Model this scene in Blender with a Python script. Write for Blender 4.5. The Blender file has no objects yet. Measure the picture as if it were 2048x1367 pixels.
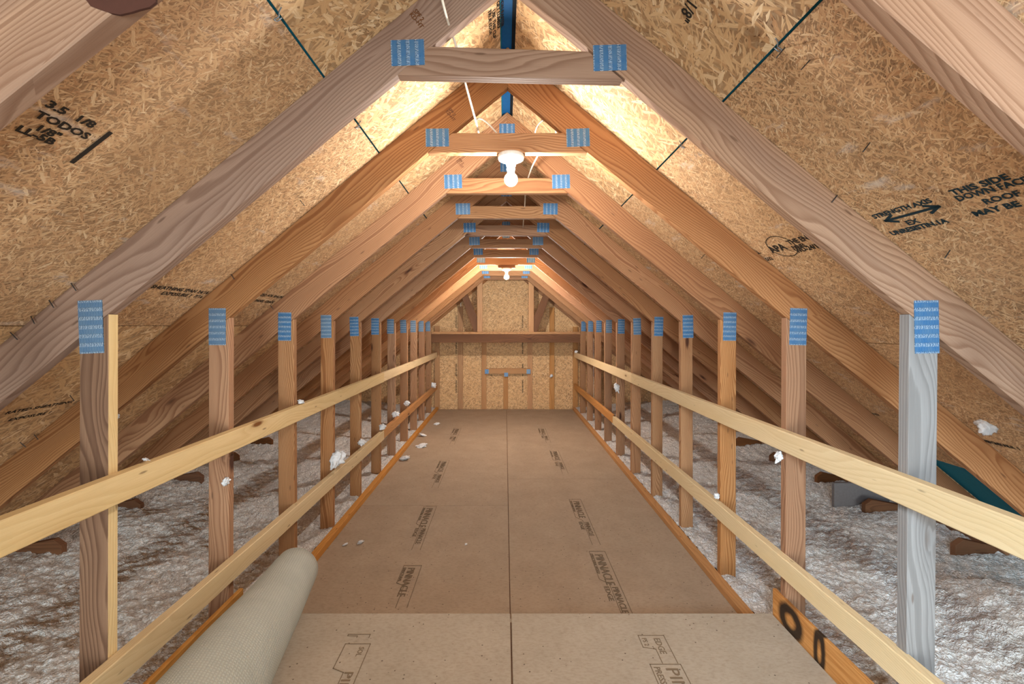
import bpy, bmesh, math, random
import numpy as np
from mathutils import Vector, Matrix
random.seed(7); rng = np.random.RandomState(7)
SC = bpy.context.scene
COL = SC.collection
CH = 1.49                      # camera height over the attic floor; heights "v" below are relative to the camera
F = 896.0; PX = 1010.0; PY = 652.0
PI = math.pi

def lin(r, g, b):
    f = lambda c: ((c/255+.055)/1.055)**2.4 if c/255 > .04045 else c/255/12.92
    return (f(r), f(g), f(b), 1)

# ------------------------------------------------------------------ camera
cd = bpy.data.cameras.new('camera'); cam = bpy.data.objects.new('camera', cd); COL.objects.link(cam)
cam.location = (0, 0, CH); cam.rotation_euler = (PI/2, 0, 0)
cd.sensor_width = 36; cd.lens = F/2048*36
cd.shift_x = (1024-PX)/2048; cd.shift_y = -(683.5-PY)/2048
cd.clip_start = .02
SC.camera = cam
# ------------------------------------------------------------------ light
w = bpy.data.worlds.new('world'); SC.world = w; w.use_nodes = True
w.node_tree.nodes['Background'].inputs[0].default_value = (.84, .94, 1, 1)
w.node_tree.nodes['Background'].inputs[1].default_value = .6
def area(name, loc, target, size, power, col):
    l = bpy.data.lights.new(name, 'AREA'); l.shape = 'RECTANGLE'; l.size, l.size_y = size; l.energy = power; l.color = col
    o = bpy.data.objects.new(name, l); COL.objects.link(o); o.location = loc
    o.rotation_euler = (Vector(target)-Vector(loc)).to_track_quat('-Z', 'Y').to_euler(); return o
area('rear_fill_daylight', (.2, -7.0, 1.9), (0, 5, 1.5), (3.2, 2.4), 205, (.82, .97, 1.0))  # cool daylight from behind, enlarged as added fill; no gable opening is seen
area('upward_fill', (.1, -2.4, .5), (0, 1.6, 2.7), (1.6, 1.0), 68, (.88, .97, 1.0))  # added fill aimed up at the near roof boards; no hatch known there
area('side_daylight', (-.3, -1.5, 2.1), (2.2, 1.6, .4), (.7, .7), 13, (.60, .82, 1)).data.spread = math.radians(60)
BULB_W = 25.0; BULB2_W = 58.0
SC.view_settings.view_transform = 'Standard'; SC.view_settings.look = 'None'
SC.view_settings.gamma = 1; SC.view_settings.use_curve_mapping = False
SC.view_settings.exposure = 0.9
SC.cycles.max_bounces = 6; SC.cycles.diffuse_bounces = 5
SC.cycles.use_adaptive_sampling = True; SC.cycles.adaptive_threshold = 0.05

# ------------------------------------------------------------------ node helpers
class NT:
    def __init__(s, name):
        s.m = bpy.data.materials.new(name); s.m.use_nodes = True
        s.t = s.m.node_tree; s.n = s.t.nodes; s.l = s.t.links
        s.b = s.n['Principled BSDF']; s.b.inputs['Roughness'].default_value = .75
        s.b.inputs['Specular IOR Level'].default_value = .25
    def inp(s, node, i, v):
        if v is None: return
        if isinstance(v, bpy.types.NodeSocket): s.l.new(v, node.inputs[i])
        else: node.inputs[i].default_value = v
    def math(s, op, a, b=None, c=None, clamp=False):
        k = s.n.new('ShaderNodeMath'); k.operation = op; k.use_clamp = clamp
        s.inp(k, 0, a); s.inp(k, 1, b); s.inp(k, 2, c); return k.outputs[0]
    def sep(s, v):
        k = s.n.new('ShaderNodeSeparateXYZ'); s.inp(k, 0, v); return k.outputs
    def comb(s, x, y, z):
        k = s.n.new('ShaderNodeCombineXYZ'); s.inp(k, 0, x); s.inp(k, 1, y); s.inp(k, 2, z); return k.outputs[0]
    def noise(s, v, scale, detail=2, rough=.5, dist=0):
        k = s.n.new('ShaderNodeTexNoise'); s.inp(k, 'Vector', v); k.inputs['Scale'].default_value = scale
        k.inputs['Detail'].default_value = detail; k.inputs['Roughness'].default_value = rough; k.inputs['Distortion'].default_value = dist
        return k.outputs['Fac']
    def vor(s, v, scale, rnd=1):
        k = s.n.new('ShaderNodeTexVoronoi'); s.inp(k, 'Vector', v); k.inputs['Scale'].default_value = scale
        k.inputs['Randomness'].default_value = rnd; return k.outputs['Distance'], k.outputs['Color']
    def ramp(s, f, stops, interp='LINEAR'):
        k = s.n.new('ShaderNodeValToRGB'); s.inp(k, 0, f); e = k.color_ramp.elements; k.color_ramp.interpolation = interp
        while len(e) < len(stops): e.new(.5)
        for q, (p, c) in zip(e, stops):
            q.position = p; q.color = c if len(c) == 4 else (*c, 1)
        return k.outputs[0]
    def fr(s, f, a, b, x=0, y=1):
        k = s.n.new('ShaderNodeMapRange'); k.clamp = True; s.inp(k, 0, f)
        for i, v in enumerate((a, b, x, y)): k.inputs[i+1].default_value = v
        return k.outputs[0]
    def mix(s, f, a, b, mode='MIX'):
        k = s.n.new('ShaderNodeMix'); k.data_type = 'RGBA'; k.blend_type = mode
        s.inp(k, 0, f); s.inp(k, 6, a); s.inp(k, 7, b); return k.outputs[2]
    def mapv(s, v, loc=(0,0,0), rot=(0,0,0), sc=(1,1,1)):
        k = s.n.new('ShaderNodeMapping'); s.inp(k, 0, v); k.inputs[1].default_value = loc
        k.inputs[2].default_value = rot; k.inputs[3].default_value = sc; return k.outputs[0]
    def obj(s): return s.n.new('ShaderNodeTexCoord').outputs['Object']
    def uv(s): return s.n.new('ShaderNodeTexCoord').outputs['UV']
    def rnd(s): return s.n.new('ShaderNodeObjectInfo').outputs['Random']
    def bump(s, h, strength=.3, dist=.002):
        k = s.n.new('ShaderNodeBump'); s.inp(k, 'Height', h); k.inputs['Strength'].default_value = strength
        k.inputs['Distance'].default_value = dist; s.l.new(k.outputs[0], s.b.inputs['Normal'])
    def out(s, col): s.inp(s.b, 'Base Color', col); return s.m

def wood(name, light, mid, dark, ring=.55, period=.0085, knots=.5, knotcol=(70, 38, 22), tint=None):
    t = NT(name); o = t.obj(); r = t.rnd(); x, y, z = t.sep(o)
    r2 = t.math('FRACT', t.math('MULTIPLY', r, 17.3)); r3 = t.math('FRACT', t.math('MULTIPLY', r, 71.7))
    xs = t.math('ADD', x, t.math('MULTIPLY', r, 60))
    # knots
    kv = t.comb(t.math('MULTIPLY', xs, 2.3), t.math('ADD', t.math('MULTIPLY', y, 9), r2), t.math('MULTIPLY', z, 5))
    kd, kc = t.vor(kv, 1.0)
    kr = t.sep(kc)[0]
    kon = t.math('GREATER_THAN', kr, 1-knots)
    kinf = t.math('MULTIPLY', t.fr(kd, .0, .5, 1, 0), kon)
    kinf = t.math('POWER', kinf, 2)
    wn = t.noise(t.comb(t.math('MULTIPLY', xs, 1.1), t.math('MULTIPLY', y, 4), t.math('MULTIPLY', z, 4)), 1, 2, .45)
    yy = t.math('ADD', y, t.math('MULTIPLY', t.math('SUBTRACT', wn, .5), .24))
    yy = t.math('ADD', yy, t.math('MULTIPLY', t.math('SUBTRACT', r2, .5), .13))
    zz = t.math('ADD', z, t.math('ADD', t.math('MULTIPLY', r3, .05), .012))
    rr = t.math('SQRT', t.math('ADD', t.math('MULTIPLY', yy, yy), t.math('MULTIPLY', zz, zz)))
    rr = t.math('ADD', rr, t.math('MULTIPLY', kinf, .03))
    fn = t.noise(t.comb(t.math('MULTIPLY', xs, 5), t.math('MULTIPLY', y, 60), t.math('MULTIPLY', z, 60)), 1, 3, .6)
    ph = t.math('FRACT', t.math('ADD', t.math('DIVIDE', rr, period), t.math('MULTIPLY', fn, .35)))
    late = t.ramp(ph, [(0, (0,0,0)), (.45, (.25,.25,.25)), (.82, (1,1,1)), (.93, (.8,.8,.8)), (1, (0,0,0))])
    fibre = t.noise(t.comb(t.math('MULTIPLY', xs, 8), t.math('MULTIPLY', y, 420), t.math('MULTIPLY', z, 420)), 1, 2, .6)
    big = t.noise(t.comb(t.math('MULTIPLY', xs, .9), t.math('MULTIPLY', y, 9), t.math('MULTIPLY', z, 9)), 1, 2, .5)
    c = t.mix(t.fr(big, .3, .7), lin(*light), lin(*mid))
    if tint: c = t.mix(t.math('MULTIPLY', t.fr(r3, .35, 1), .75), c, lin(*tint))
    f = t.math('MULTIPLY', late, ring)
    c = t.mix(f, c, lin(*dark))
    c = t.mix(t.fr(fibre, .35, .75, 0, .28), c, lin(*dark))
    md, mc = t.vor(t.comb(t.math('MULTIPLY', xs, 9), t.math('MULTIPLY', y, 40), t.math('MULTIPLY', z, 40)), 1)
    mk = t.math('MULTIPLY', t.fr(md, .10, .2, 1, 0), t.math('GREATER_THAN', t.sep(mc)[1], .86))
    c = t.mix(t.math('MULTIPLY', mk, .6), c, lin(84, 58, 40))
    core = t.math('MULTIPLY', t.fr(t.math('ADD', kd, t.math('MULTIPLY', fn, .06)), .10, .17, 1, 0), kon)
    c = t.mix(t.math('MULTIPLY', kinf, .55), c, lin(*dark))
    c = t.mix(core, c, lin(*knotcol))
    h = t.n.new('ShaderNodeHueSaturation'); t.inp(h, 'Color', c); t.inp(h, 'Value', t.fr(r2, 0, 1, .86, 1.1)); t.inp(h, 'Saturation', t.fr(r, 0, 1, .9, 1.08))
    t.bump(t.math('ADD', fibre, late), .25, .0012)
    return t.out(h.outputs[0])

def osb(name, pal, fleck=.5, white=0.0, size=1.0, rings=5):
    t = NT(name); o = t.obj(); r = t.rnd()
    x, y, z = t.sep(o); off = t.math('MULTIPLY', r, 37)
    base = t.comb(t.math('ADD', x, off), t.math('ADD', y, off), t.math('MULTIPLY', z, .3))
    dn = t.n.new('ShaderNodeTexNoise'); t.inp(dn, 'Vector', base); dn.inputs['Scale'].default_value = 30; dn.inputs['Detail'].default_value = 2
    dv = t.n.new('ShaderNodeVectorMath'); dv.operation = 'MULTIPLY_ADD'; t.inp(dv, 0, dn.outputs['Color']); dv.inputs[1].default_value = (.012,.012,.012); t.inp(dv, 2, base)
    P = dv.outputs[0]
    best = None; tone = None; win = None
    for k in range(rings):
        a = [0.15, .95, 1.75, 2.5, .5, 2.1][k]
        s = size*[1, 1.25, .8, 1.4, .6, .7][k]
        v = t.mapv(P, (k*3.1, k*1.7, 0), (0, 0, a), (1, 1, 1))
        d, c = t.vor(t.mapv(v, sc=(17/s, 88/s, 1)), 1.0)
        cr = t.sep(c)
        hgt = t.math('SUBTRACT', cr[0], t.math('MULTIPLY', d, .22))
        if best is None: best, tone, win = hgt, cr[1], v
        else:
            gt = t.math('GREATER_THAN', hgt, best)
            tone = t.math('ADD', t.math('MULTIPLY', gt, cr[1]), t.math('MULTIPLY', t.math('SUBTRACT', 1, gt), tone))
            m = t.n.new('ShaderNodeMix'); m.data_type = 'VECTOR'; t.inp(m, 0, gt); t.inp(m, 4, win); t.inp(m, 5, v); win = m.outputs[1]
            best = t.math('MAXIMUM', hgt, best)
    # thin dark line around strands that lie low
    fib = t.noise(t.mapv(win, sc=(26, 420, 1)), 1, 3, .65)
    c = t.ramp(tone, [(0, lin(*pal[0])), (.22, lin(*pal[1])), (.7, lin(*pal[2])), (1, lin(*pal[3]))])
    c = t.mix(t.fr(fib, .42, .72, 0, .55), c, lin(*pal[0]))
    c = t.mix(t.fr(fib, .42, .25, 0, .45), c, lin(*pal[3]))
    c = t.mix(t.fr(best, .74, .60, 0, .75), c, lin(*[int(q*.72) for q in pal[0]]))
    sp, sc_ = t.vor(t.mapv(win, sc=(55, 190, 1)), 1)
    keep = t.math('GREATER_THAN', t.sep(sc_)[2], 1-.26*fleck)
    sp = t.math('MULTIPLY', t.fr(sp, .2, .34, 1, 0), keep)
    c = t.mix(t.math('MULTIPLY', sp, .8), c, lin(84, 50, 28))
    tn = t.noise(base, 2.3, 3, .6)
    c = t.mix(t.fr(tn, .35, .7, 0, .4), c, lin(*pal[1]))
    if white:
        wn = t.noise(t.mapv(base, sc=(5, 16, 1)), 1, 4, .65)
        c = t.mix(t.fr(wn, .60, .74, 0, white), c, lin(205, 200, 194))
    t.bump(t.math('ADD', best, t.math('MULTIPLY', fib, .5)), .45, .0025)
    return t.out(c)

def plain(name, col, rough=.7, metal=0, bump=None, emit=None):
    t = NT(name); t.b.inputs['Roughness'].default_value = rough; t.b.inputs['Metallic'].default_value = metal
    c = t.mix(t.noise(t.obj(), 60, 3), lin(*col), lin(*[int(v*.86) for v in col]))
    if bump: t.bump(t.noise(t.obj(), bump[0], 3), bump[1], .001)
    if emit:
        t.b.inputs['Emission Color'].default_value = emit[0]; t.b.inputs['Emission Strength'].default_value = emit[1]
    return t.out(c)

M = {}
M['chord'] = wood('truss_pine', (186, 142, 102), (170, 124, 84), (118, 72, 42), .72, .0095, .55, tint=(160, 112, 76))
M['grey'] = wood('greyed_pine', (170, 136, 110), (146, 118, 100), (108, 74, 54), .62, .0115, .45, tint=(156, 122, 100))
M['white_post'] = wood('weathered_pine', (142, 136, 132), (128, 123, 120), (96, 90, 86), .55, .010, .35, knotcol=(95, 82, 74))
M['brown_post'] = wood('brown_grey_pine', (140, 110, 88), (124, 94, 74), (80, 54, 40), .75, .011, .55)
M['rail'] = wood('pale_pine', (228, 202, 156), (218, 190, 140), (190, 152, 102), .3, .010, .35, knotcol=(120, 76, 40))
M['orange'] = wood('orange_pine', (206, 152, 94), (194, 138, 80), (156, 100, 52), .4, .010, .3)
M['dark'] = wood('dark_pine', (128, 84, 52), (108, 68, 40), (74, 44, 24), .5, .010, .4)
M['stud'] = wood('stud_pine', (200, 152, 102), (186, 134, 86), (144, 94, 56), .5, .009, .3)
M['osb'] = osb('roof_board', ((178, 134, 92), (204, 164, 118), (216, 180, 134), (234, 208, 168)), size=.82)
M['osb_fine'] = osb('roof_board_fine', ((172, 128, 90), (198, 156, 114), (210, 172, 128), (228, 200, 160)), fleck=1.3, white=.5, size=.33)
M['osb_wall'] = osb('wall_board', ((186, 140, 96), (216, 172, 122), (226, 184, 136), (234, 200, 154)), fleck=.9, size=.7)
M['blue'] = plain('blue_underlay', (20, 92, 148), .6)
M['gapblue'] = plain('dark_blue_felt', (26, 120, 142), .7)
M['felt'] = plain('black_felt', (20, 26, 32), .8)
M['plastic'] = plain('white_plastic', (236, 232, 226), .4)
M['cable'] = plain('cable_white', (232, 222, 204), .5)
M['ink'] = plain('black_ink', (48, 40, 32), .9)
M['ink_blue'] = plain('blue_black_ink', (30, 50, 58), .9)
M['ink_pale'] = plain('faded_ink', (126, 106, 84), .9)
M['nail'] = plain('dull_nail', (88, 86, 84), .45, .7)
M['clip'] = plain('clip_steel', (150, 160, 168), .35, .8)
M['foam'] = plain('grey_baffle', (120, 112, 110), .8)
M['steel'] = plain('steel_bracket', (90, 112, 130), .4, .8)
def emitter(name, s):
    t = NT(name); t.b.inputs['Emission Color'].default_value = (1, .985, .94, 1); t.b.inputs['Emission Strength'].default_value = s
    return t.out((1, .95, .88, 1))
def bulb_strength(watt, r=.03):     # radiant exitance for a lamp of that power
    return watt/(4*PI*r*r*PI)
M['bulb'] = emitter('lit_bulb', bulb_strength(BULB_W)); M['bulb2'] = emitter('lit_bulb_far', bulb_strength(BULB2_W))

def plate_mat():
    t = NT('galvanised_plate'); o = t.obj(); x, y, z = t.sep(o); r = t.rnd()
    row = t.math('FRACT', t.math('ADD', t.math('DIVIDE', y, .0275), .5))
    n = t.noise(o, 160, 2)
    xx = t.math('ADD', t.math('DIVIDE', x, .0052), t.math('MULTIPLY', n, 1.4))
    col = t.math('FRACT', xx)
    m = t.math('MULTIPLY', t.math('MULTIPLY', t.fr(row, .22, .3), t.fr(row, .62, .72, 1, 0)), t.math('LESS_THAN', col, .42))
    dk = t.math('MULTIPLY', t.math('MULTIPLY', t.fr(row, .3, .36), t.fr(row, .7, .8, 1, 0)), t.math('GREATER_THAN', col, .8))
    big = t.noise(o, 28, 2)
    c = t.mix(t.fr(big, .3, .7), lin(64, 112, 158), lin(86, 124, 158))
    c = t.mix(t.math('MULTIPLY', t.fr(r, .4, 1), .7), c, lin(120, 138, 152))
    c = t.mix(t.math('MULTIPLY', dk, .7), c, lin(30, 44, 62))
    c = t.mix(t.math('MULTIPLY', m, .75), c, lin(190, 206, 220))
    t.b.inputs['Metallic'].default_value = .35; t.b.inputs['Roughness'].default_value = .42
    t.bump(m, .6, .002); return t.out(c)
M['plate'] = plate_mat()

def floor_mat(name, a, b, c_):
    t = NT(name); o = t.obj(); r = t.rnd()
    P = t.comb(t.math('ADD', t.sep(o)[0], t.math('MULTIPLY', r, 9)), t.sep(o)[1], t.sep(o)[2])
    n1 = t.noise(P, 4, 4, .6); n2 = t.noise(t.mapv(P, sc=(1, .35, 1)), 120, 3, .7); n3 = t.noise(P, 34, 4, .7)
    c = t.mix(t.fr(n1, .3, .7), lin(*a), lin(*b))
    c = t.mix(t.fr(n2, .45, .75, 0, .45), c, lin(*c_))
    c = t.mix(t.fr(n3, .55, .75, 0, .3), c, lin(*c_))
    d, k = t.vor(P, 48); kk = t.sep(k)
    sel = t.math('GREATER_THAN', t.math('ADD', kk[1], t.math('MULTIPLY', n1, .1)), .93)
    c = t.mix(t.math('MULTIPLY', t.math('MULTIPLY', t.fr(d, .12, .2, 1, 0), sel), .8), c, lin(70, 48, 36))
    t.bump(t.math('ADD', n2, n3), .2, .001); t.b.inputs['Roughness'].default_value = .8
    return t.out(c)
M['floor'] = floor_mat('floor_board', (168, 148, 126), (156, 136, 115), (124, 102, 82))
M['floor2'] = floor_mat('platform_board', (172, 158, 140), (162, 148, 130), (130, 112, 94))
M['flooredge'] = plain('board_edge', (196, 172, 144), .8)

def insul_mat():
    t = NT('blown_fibre'); g = t.n.new('ShaderNodeNewGeometry').outputs['Position']
    dn = t.n.new('ShaderNodeTexNoise'); t.inp(dn, 'Vector', g); dn.inputs['Scale'].default_value = 50; dn.inputs['Detail'].default_value = 3
    dv = t.n.new('ShaderNodeVectorMath'); dv.operation = 'MULTIPLY_ADD'; t.inp(dv, 0, dn.outputs['Color']); dv.inputs[1].default_value = (.03,.03,.03); t.inp(dv, 2, g)
    d1, c1 = t.vor(dv.outputs[0], 70); d2, c2 = t.vor(dv.outputs[0], 150)
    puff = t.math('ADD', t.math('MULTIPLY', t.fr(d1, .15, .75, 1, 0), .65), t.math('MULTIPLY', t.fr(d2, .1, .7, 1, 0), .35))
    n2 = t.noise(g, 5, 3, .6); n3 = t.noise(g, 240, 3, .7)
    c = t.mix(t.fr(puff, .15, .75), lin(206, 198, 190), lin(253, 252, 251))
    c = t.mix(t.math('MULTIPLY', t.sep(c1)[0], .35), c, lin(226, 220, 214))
    c = t.mix(t.fr(n2, .45, .7, 0, .2), c, lin(226, 212, 202))
    t.bump(t.math('ADD', puff, t.math('MULTIPLY', n3, .35)), .9, .010)
    t.b.inputs['Roughness'].default_value = 1; t.b.inputs['Specular IOR Level'].default_value = .05
    return t.out(c)
M['insul'] = insul_mat()
M['tuft'] = plain('white_fluff', (240, 238, 238), 1, 0, (90, .9))

def carpet_mat():
    t = NT('carpet_backing'); u = t.uv(); x, y, z = t.sep(u)
    wob = t.noise(t.mapv(u, sc=(9, 9, 1)), 1, 2)
    a = t.math('SINE', t.math('ADD', t.math('MULTIPLY', x, 2*PI/.0105), t.math('MULTIPLY', wob, 3)))
    b = t.math('SINE', t.math('ADD', t.math('MULTIPLY', y, 2*PI/.0105), t.math('MULTIPLY', wob, 3)))
    w2 = t.math('MINIMUM', t.math('ADD', a, .35), t.math('ADD', b, .35))
    n = t.noise(t.mapv(u, sc=(1, 1, 1)), 6, 3)
    c = t.mix(t.fr(n, .3, .7), lin(192, 196, 188), lin(180, 184, 176))
    c = t.mix(t.fr(w2, -.9, .3, .36, 0), c, lin(120, 118, 104))
    t.bump(w2, .5, .002); return t.out(c)
M['carpet'] = carpet_mat()

def rim_mat(marks):   # orange board with sprayed rings
    t = NT('painted_rim'); o = t.obj(); x, y, z = t.sep(o)
    n = t.noise(o, 30, 3); g = t.noise(t.mapv(o, sc=(3, 60, 60)), 1, 3, .6)
    c = t.mix(t.fr(g, .35, .65), lin(204, 146, 84), lin(168, 108, 52))
    for (cx, cz, rx, rz, wd) in marks:
        ex = t.math('DIVIDE', t.math('SUBTRACT', x, cx), rx); ez = t.math('DIVIDE', t.math('SUBTRACT', y, cz), rz)
        d = t.math('SQRT', t.math('ADD', t.math('MULTIPLY', ex, ex), t.math('MULTIPLY', ez, ez)))
        d = t.math('ABSOLUTE', t.math('SUBTRACT', t.math('ADD', d, t.math('MULTIPLY', t.math('SUBTRACT', n, .5), .3)), 1))
        c = t.mix(t.fr(d, wd*.6, wd*1.6, .95, 0), c, lin(26, 20, 16))
    return t.out(c)

# ------------------------------------------------------------------ object helpers
WM = {}
def meta(o, label=None, cat=None, group=None, kind=None):
    for k, v in (('label', label), ('category', cat), ('group', group), ('kind', kind)):
        if v: o[k] = v
    return o
def root(name, loc=(0,0,0), rot=None, **kw):
    o = bpy.data.objects.new(name, None); COL.objects.link(o); o.empty_display_size = .1
    m = Matrix.Translation(loc) @ (rot.to_4x4() if rot else Matrix.Identity(4)); o.matrix_basis = m; WM[o.name] = m
    return meta(o, **kw)
def link(name, me, mat, parent=None, frame=None):
    """verts of me are in world space of the un-jittered scene; frame = local frame whose X runs along the grain"""
    o = bpy.data.objects.new(name, me); COL.objects.link(o)
    if mat: me.materials.append(mat)
    fr = frame or Matrix.Identity(4)
    me.transform(fr.inverted())
    if parent is not None:
        o.parent = parent; pm = WM[parent.name]
        WM[o.name] = fr
        o.matrix_basis = pm.inverted() @ fr
    else:
        o.matrix_basis = fr; WM[o.name] = fr
    return o
def frame_of(pts, gx, up=None):
    c = sum((Vector(p) for p in pts), Vector())/len(pts)
    X = Vector(gx).normalized(); up = Vector(up or (0, 1, 0))
    if abs(X.dot(up)) > .95: up = Vector((0, 0, 1))
    Z = (up - X*up.dot(X)).normalized(); Y = Z.cross(X)
    return Matrix.Translation(c) @ Matrix((X, Y, Z)).transposed().to_4x4()
def bm_mesh(bm, name, smooth=False):
    me = bpy.data.meshes.new(name); bmesh.ops.recalc_face_normals(bm, faces=bm.faces); bm.to_mesh(me); bm.free()
    if smooth:
        for p in me.polygons: p.use_smooth = True
    return me
def prism(name, pts, d0, d1, mat, parent=None, grain=(1,0,0), bevel=.002, up=(0,1,0)):
    """polygon given as (x, v) in an upright plane across the room, thickness from depth d0 to d1"""
    bm = bmesh.new()
    a = [bm.verts.new((x, d0, CH+v)) for x, v in pts]; b = [bm.verts.new((x, d1, CH+v)) for x, v in pts]
    bm.faces.new(a); bm.faces.new(b[::-1]); n = len(pts)
    for i in range(n): bm.faces.new((a[i], b[i], b[(i+1) % n], a[(i+1) % n]))
    if bevel: bmesh.ops.bevel(bm, geom=list(bm.edges), offset=bevel, segments=1, affect='EDGES')
    P = [v.co.copy() for v in bm.verts]
    return link(name, bm_mesh(bm, name), mat, parent, frame_of(P, grain, up))
def box(name, x0, x1, d0, d1, v0, v1, mat, parent=None, grain=None, bevel=.002, up=None):
    if grain is None:
        s = (abs(x1-x0), abs(d1-d0), abs(v1-v0)); k = s.index(max(s)); grain = [(1,0,0), (0,1,0), (0,0,1)][k]
    if up is None:
        s = [abs(x1-x0), abs(d1-d0), abs(v1-v0)]; k = s.index(min(s)); up = [(1,0,0), (0,1,0), (0,0,1)][k]
    return prism(name, [(x0, v0), (x1, v0), (x1, v1), (x0, v1)], d0, d1, mat, parent, grain, bevel, up)
def tube(name, pts, r, mat, parent=None, seg=8):
    """smooth tube through world points"""
    P = [Vector(p) for p in pts]; Q = []
    for i in range(len(P)-1):
        p0 = P[max(i-1, 0)]; p1 = P[i]; p2 = P[i+1]; p3 = P[min(i+2, len(P)-1)]
        for k in range(6):
            t = k/6
            Q.append(.5*((2*p1)+(p2-p0)*t+(2*p0-5*p1+4*p2-p3)*t*t+(3*p1-p0-3*p2+p3)*t**3))
    Q.append(P[-1]); bm = bmesh.new(); rings = []; ref = Vector((0, 0, 1))
    for i, q in enumerate(Q):
        d = (Q[min(i+1, len(Q)-1)]-Q[max(i-1, 0)]).normalized()
        if abs(d.dot(ref)) > .95: ref = Vector((0, 1, 0))
        a = d.cross(ref).normalized(); b = d.cross(a)
        rings.append([bm.verts.new(q+(a*math.cos(2*PI*k/seg)+b*math.sin(2*PI*k/seg))*r) for k in range(seg)])
    for A, B in zip(rings, rings[1:]):
        for k in range(seg): bm.faces.new((A[k], A[(k+1) % seg], B[(k+1) % seg], B[k]))
    bm.faces.new(rings[0]); bm.faces.new(rings[-1][::-1])
    return link(name, bm_mesh(bm, name, True), mat, parent, Matrix.Translation(P[0]))
def lathe(name, prof, c, mat, parent=None, seg=28):
    bm = bmesh.new(); R = []
    for r, z in prof: R.append([bm.verts.new((c[0]+r*math.cos(2*PI*k/seg), c[1]+r*math.sin(2*PI*k/seg), c[2]+z)) for k in range(seg)])
    for A, B in zip(R, R[1:]):
        for k in range(seg): bm.faces.new((A[k], A[(k+1) % seg], B[(k+1) % seg], B[k]))
    bm.faces.new(R[0]); bm.faces.new(R[-1][::-1])
    return link(name, bm_mesh(bm, name, True), mat, parent, Matrix.Translation(c))
def ray(px, py, D): return Vector(((px-PX)/F*D, D, CH-(py-PY)/F*D))

# ------------------------------------------------------------------ geometry of the section
CX = .012; A_IN = 1.071; SL = .825; A_OUT = 1.252
XL, XR = -1.238, 1.262          # inner faces of the knee posts
TS = .6096; D1 = 1.397; TH = .0381
def TD(i): return D1+TS*(i-1)
cs = 1/math.hypot(1, SL)
def slope_dir(s): return Vector((s*cs, 0, -SL*cs))
def roof_pt(s, dist, D, off=0):
    """point on the underside of the roof sheathing: side s, distance down from the ridge; off = metres outward"""
    n = Vector((s*SL*cs, 0, cs))
    return Vector((CX, D, CH+A_OUT)) + slope_dir(s)*dist + n*off

# ------------------------------------------------------------------ setting: floor, walls, roof
floor = root('floor', (0, 5, 0), kind='structure', label='attic floor of tan structural wood panels')
SX = .027
box('subfloor', -3.3, 3.3, -1.0, 8.09, -1.66, -1.62, M['dark'], floor, bevel=0)
box('subfloor', -1.236, 1.26, 2.0, 8.09, -1.56, -1.512, M['dark'], floor, bevel=0)
panels = {}
for s, joints in ((-1, (2.0, 3.73, 6.17, 8.05)), (1, (2.0, 4.377, 6.82, 8.05))):
    for a, b in zip(joints, joints[1:]):
        x0, x1 = (-1.238, SX-.0022) if s < 0 else (SX+.0022, 1.26)
        o = box('floor_panel', x0, x1, a+.0015, b-.0015, -1.511, -1.49-random.uniform(0, .0012), M['floor'], floor, grain=(0,1,0), bevel=.0015, up=(0,0,1))
        panels[(s, round(a, 2))] = o
plat = root('floor', (0, 1, .155), kind='structure', label='raised near floor section, one step above the far floor')
PV = -1.335
box('subfloor', -1.215, 1.243, -.35, 2.05, -1.40, PV-.0195, M['dark'], plat, bevel=0)
box('step_riser', -1.24, 1.245, 2.05, 2.078, -1.49, PV-.0195, M['flooredge'], plat)
for x0, x1, s in ((-1.215, SX-.003, -1), (SX+.0025, 1.243, 1)):
    panels[('p', s)] = box('floor_panel', x0, x1, -.35, 2.086, PV-.019, PV, M['floor2'], plat, grain=(0,1,0), bevel=.003, up=(0,0,1))
box('rim_board', -1.237, -1.217, -.35, 2.085, -1.49, -1.217, M['orange'], plat)
L = 2.085+.35; cxr = (2.085-.35)/2
def rx(D): return (D-cxr)
rimm = rim_mat([(rx(1.955), .0, .058, .046, .42), (rx(1.775), -.004, .022, .075, .5)])
rb = box('rim_board', 1.245, 1.2615, -.35, 2.085, -1.355, -1.217, rimm, plat)
box('rim_board', 1.245, 1.2615, -.35, 2.06, -1.49, -1.357, M['orange'], plat)
# curbs along the far floor
box('trim_1', -1.236, -1.19, 2.09, 8.0, -1.4895, -1.443, M['orange'], None)['kind'] = 'structure'
box('trim_2', 1.205, 1.26, 2.09, 8.0, -1.4895, -1.45, M['orange'], None)['kind'] = 'structure'

# back wall
wall = root('wall_back', (0, 8.1, 0), kind='structure', label='gable end wall of wood board panels between pine studs')
def inner_v(x, D=0): return A_OUT - SL*abs(x-CX)
for x0, x1 in ((-3.0, -1.60), (-1.597, -.80), (-.797, .449), (.452, 1.60), (1.603, 3.0)):
    lo = -1.6; pts = [(x0, lo), (x1, lo), (x1, inner_v(x1)-.002)]
    if x0 < CX < x1: pts.append((CX, A_OUT-.002))
    pts.append((x0, inner_v(x0)-.002))
    panels[('w', x0)] = prism('wall_panel', pts, 8.092, 8.103, M['osb_wall'], wall, bevel=0, up=(0,1,0))
STUD = [-1.645, -1.222, -.80, -.377, .449, .845, 1.267, 1.69]
for x in STUD:
    top = A_OUT-.19-SL*(abs(x-CX)+.045)
    if abs(x) < .5: top = -.11
    box('stud', x-.044, x+.044, 8.052, 8.09, -1.49, top, M['stud'], wall)
box('stud', -.032, .055, 8.052, 8.09, -1.49, -.855, M['stud'], wall)
box('ledger', -.345, .445, 8.012, 8.05, -.85, -.755, M['orange'], wall)
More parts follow.
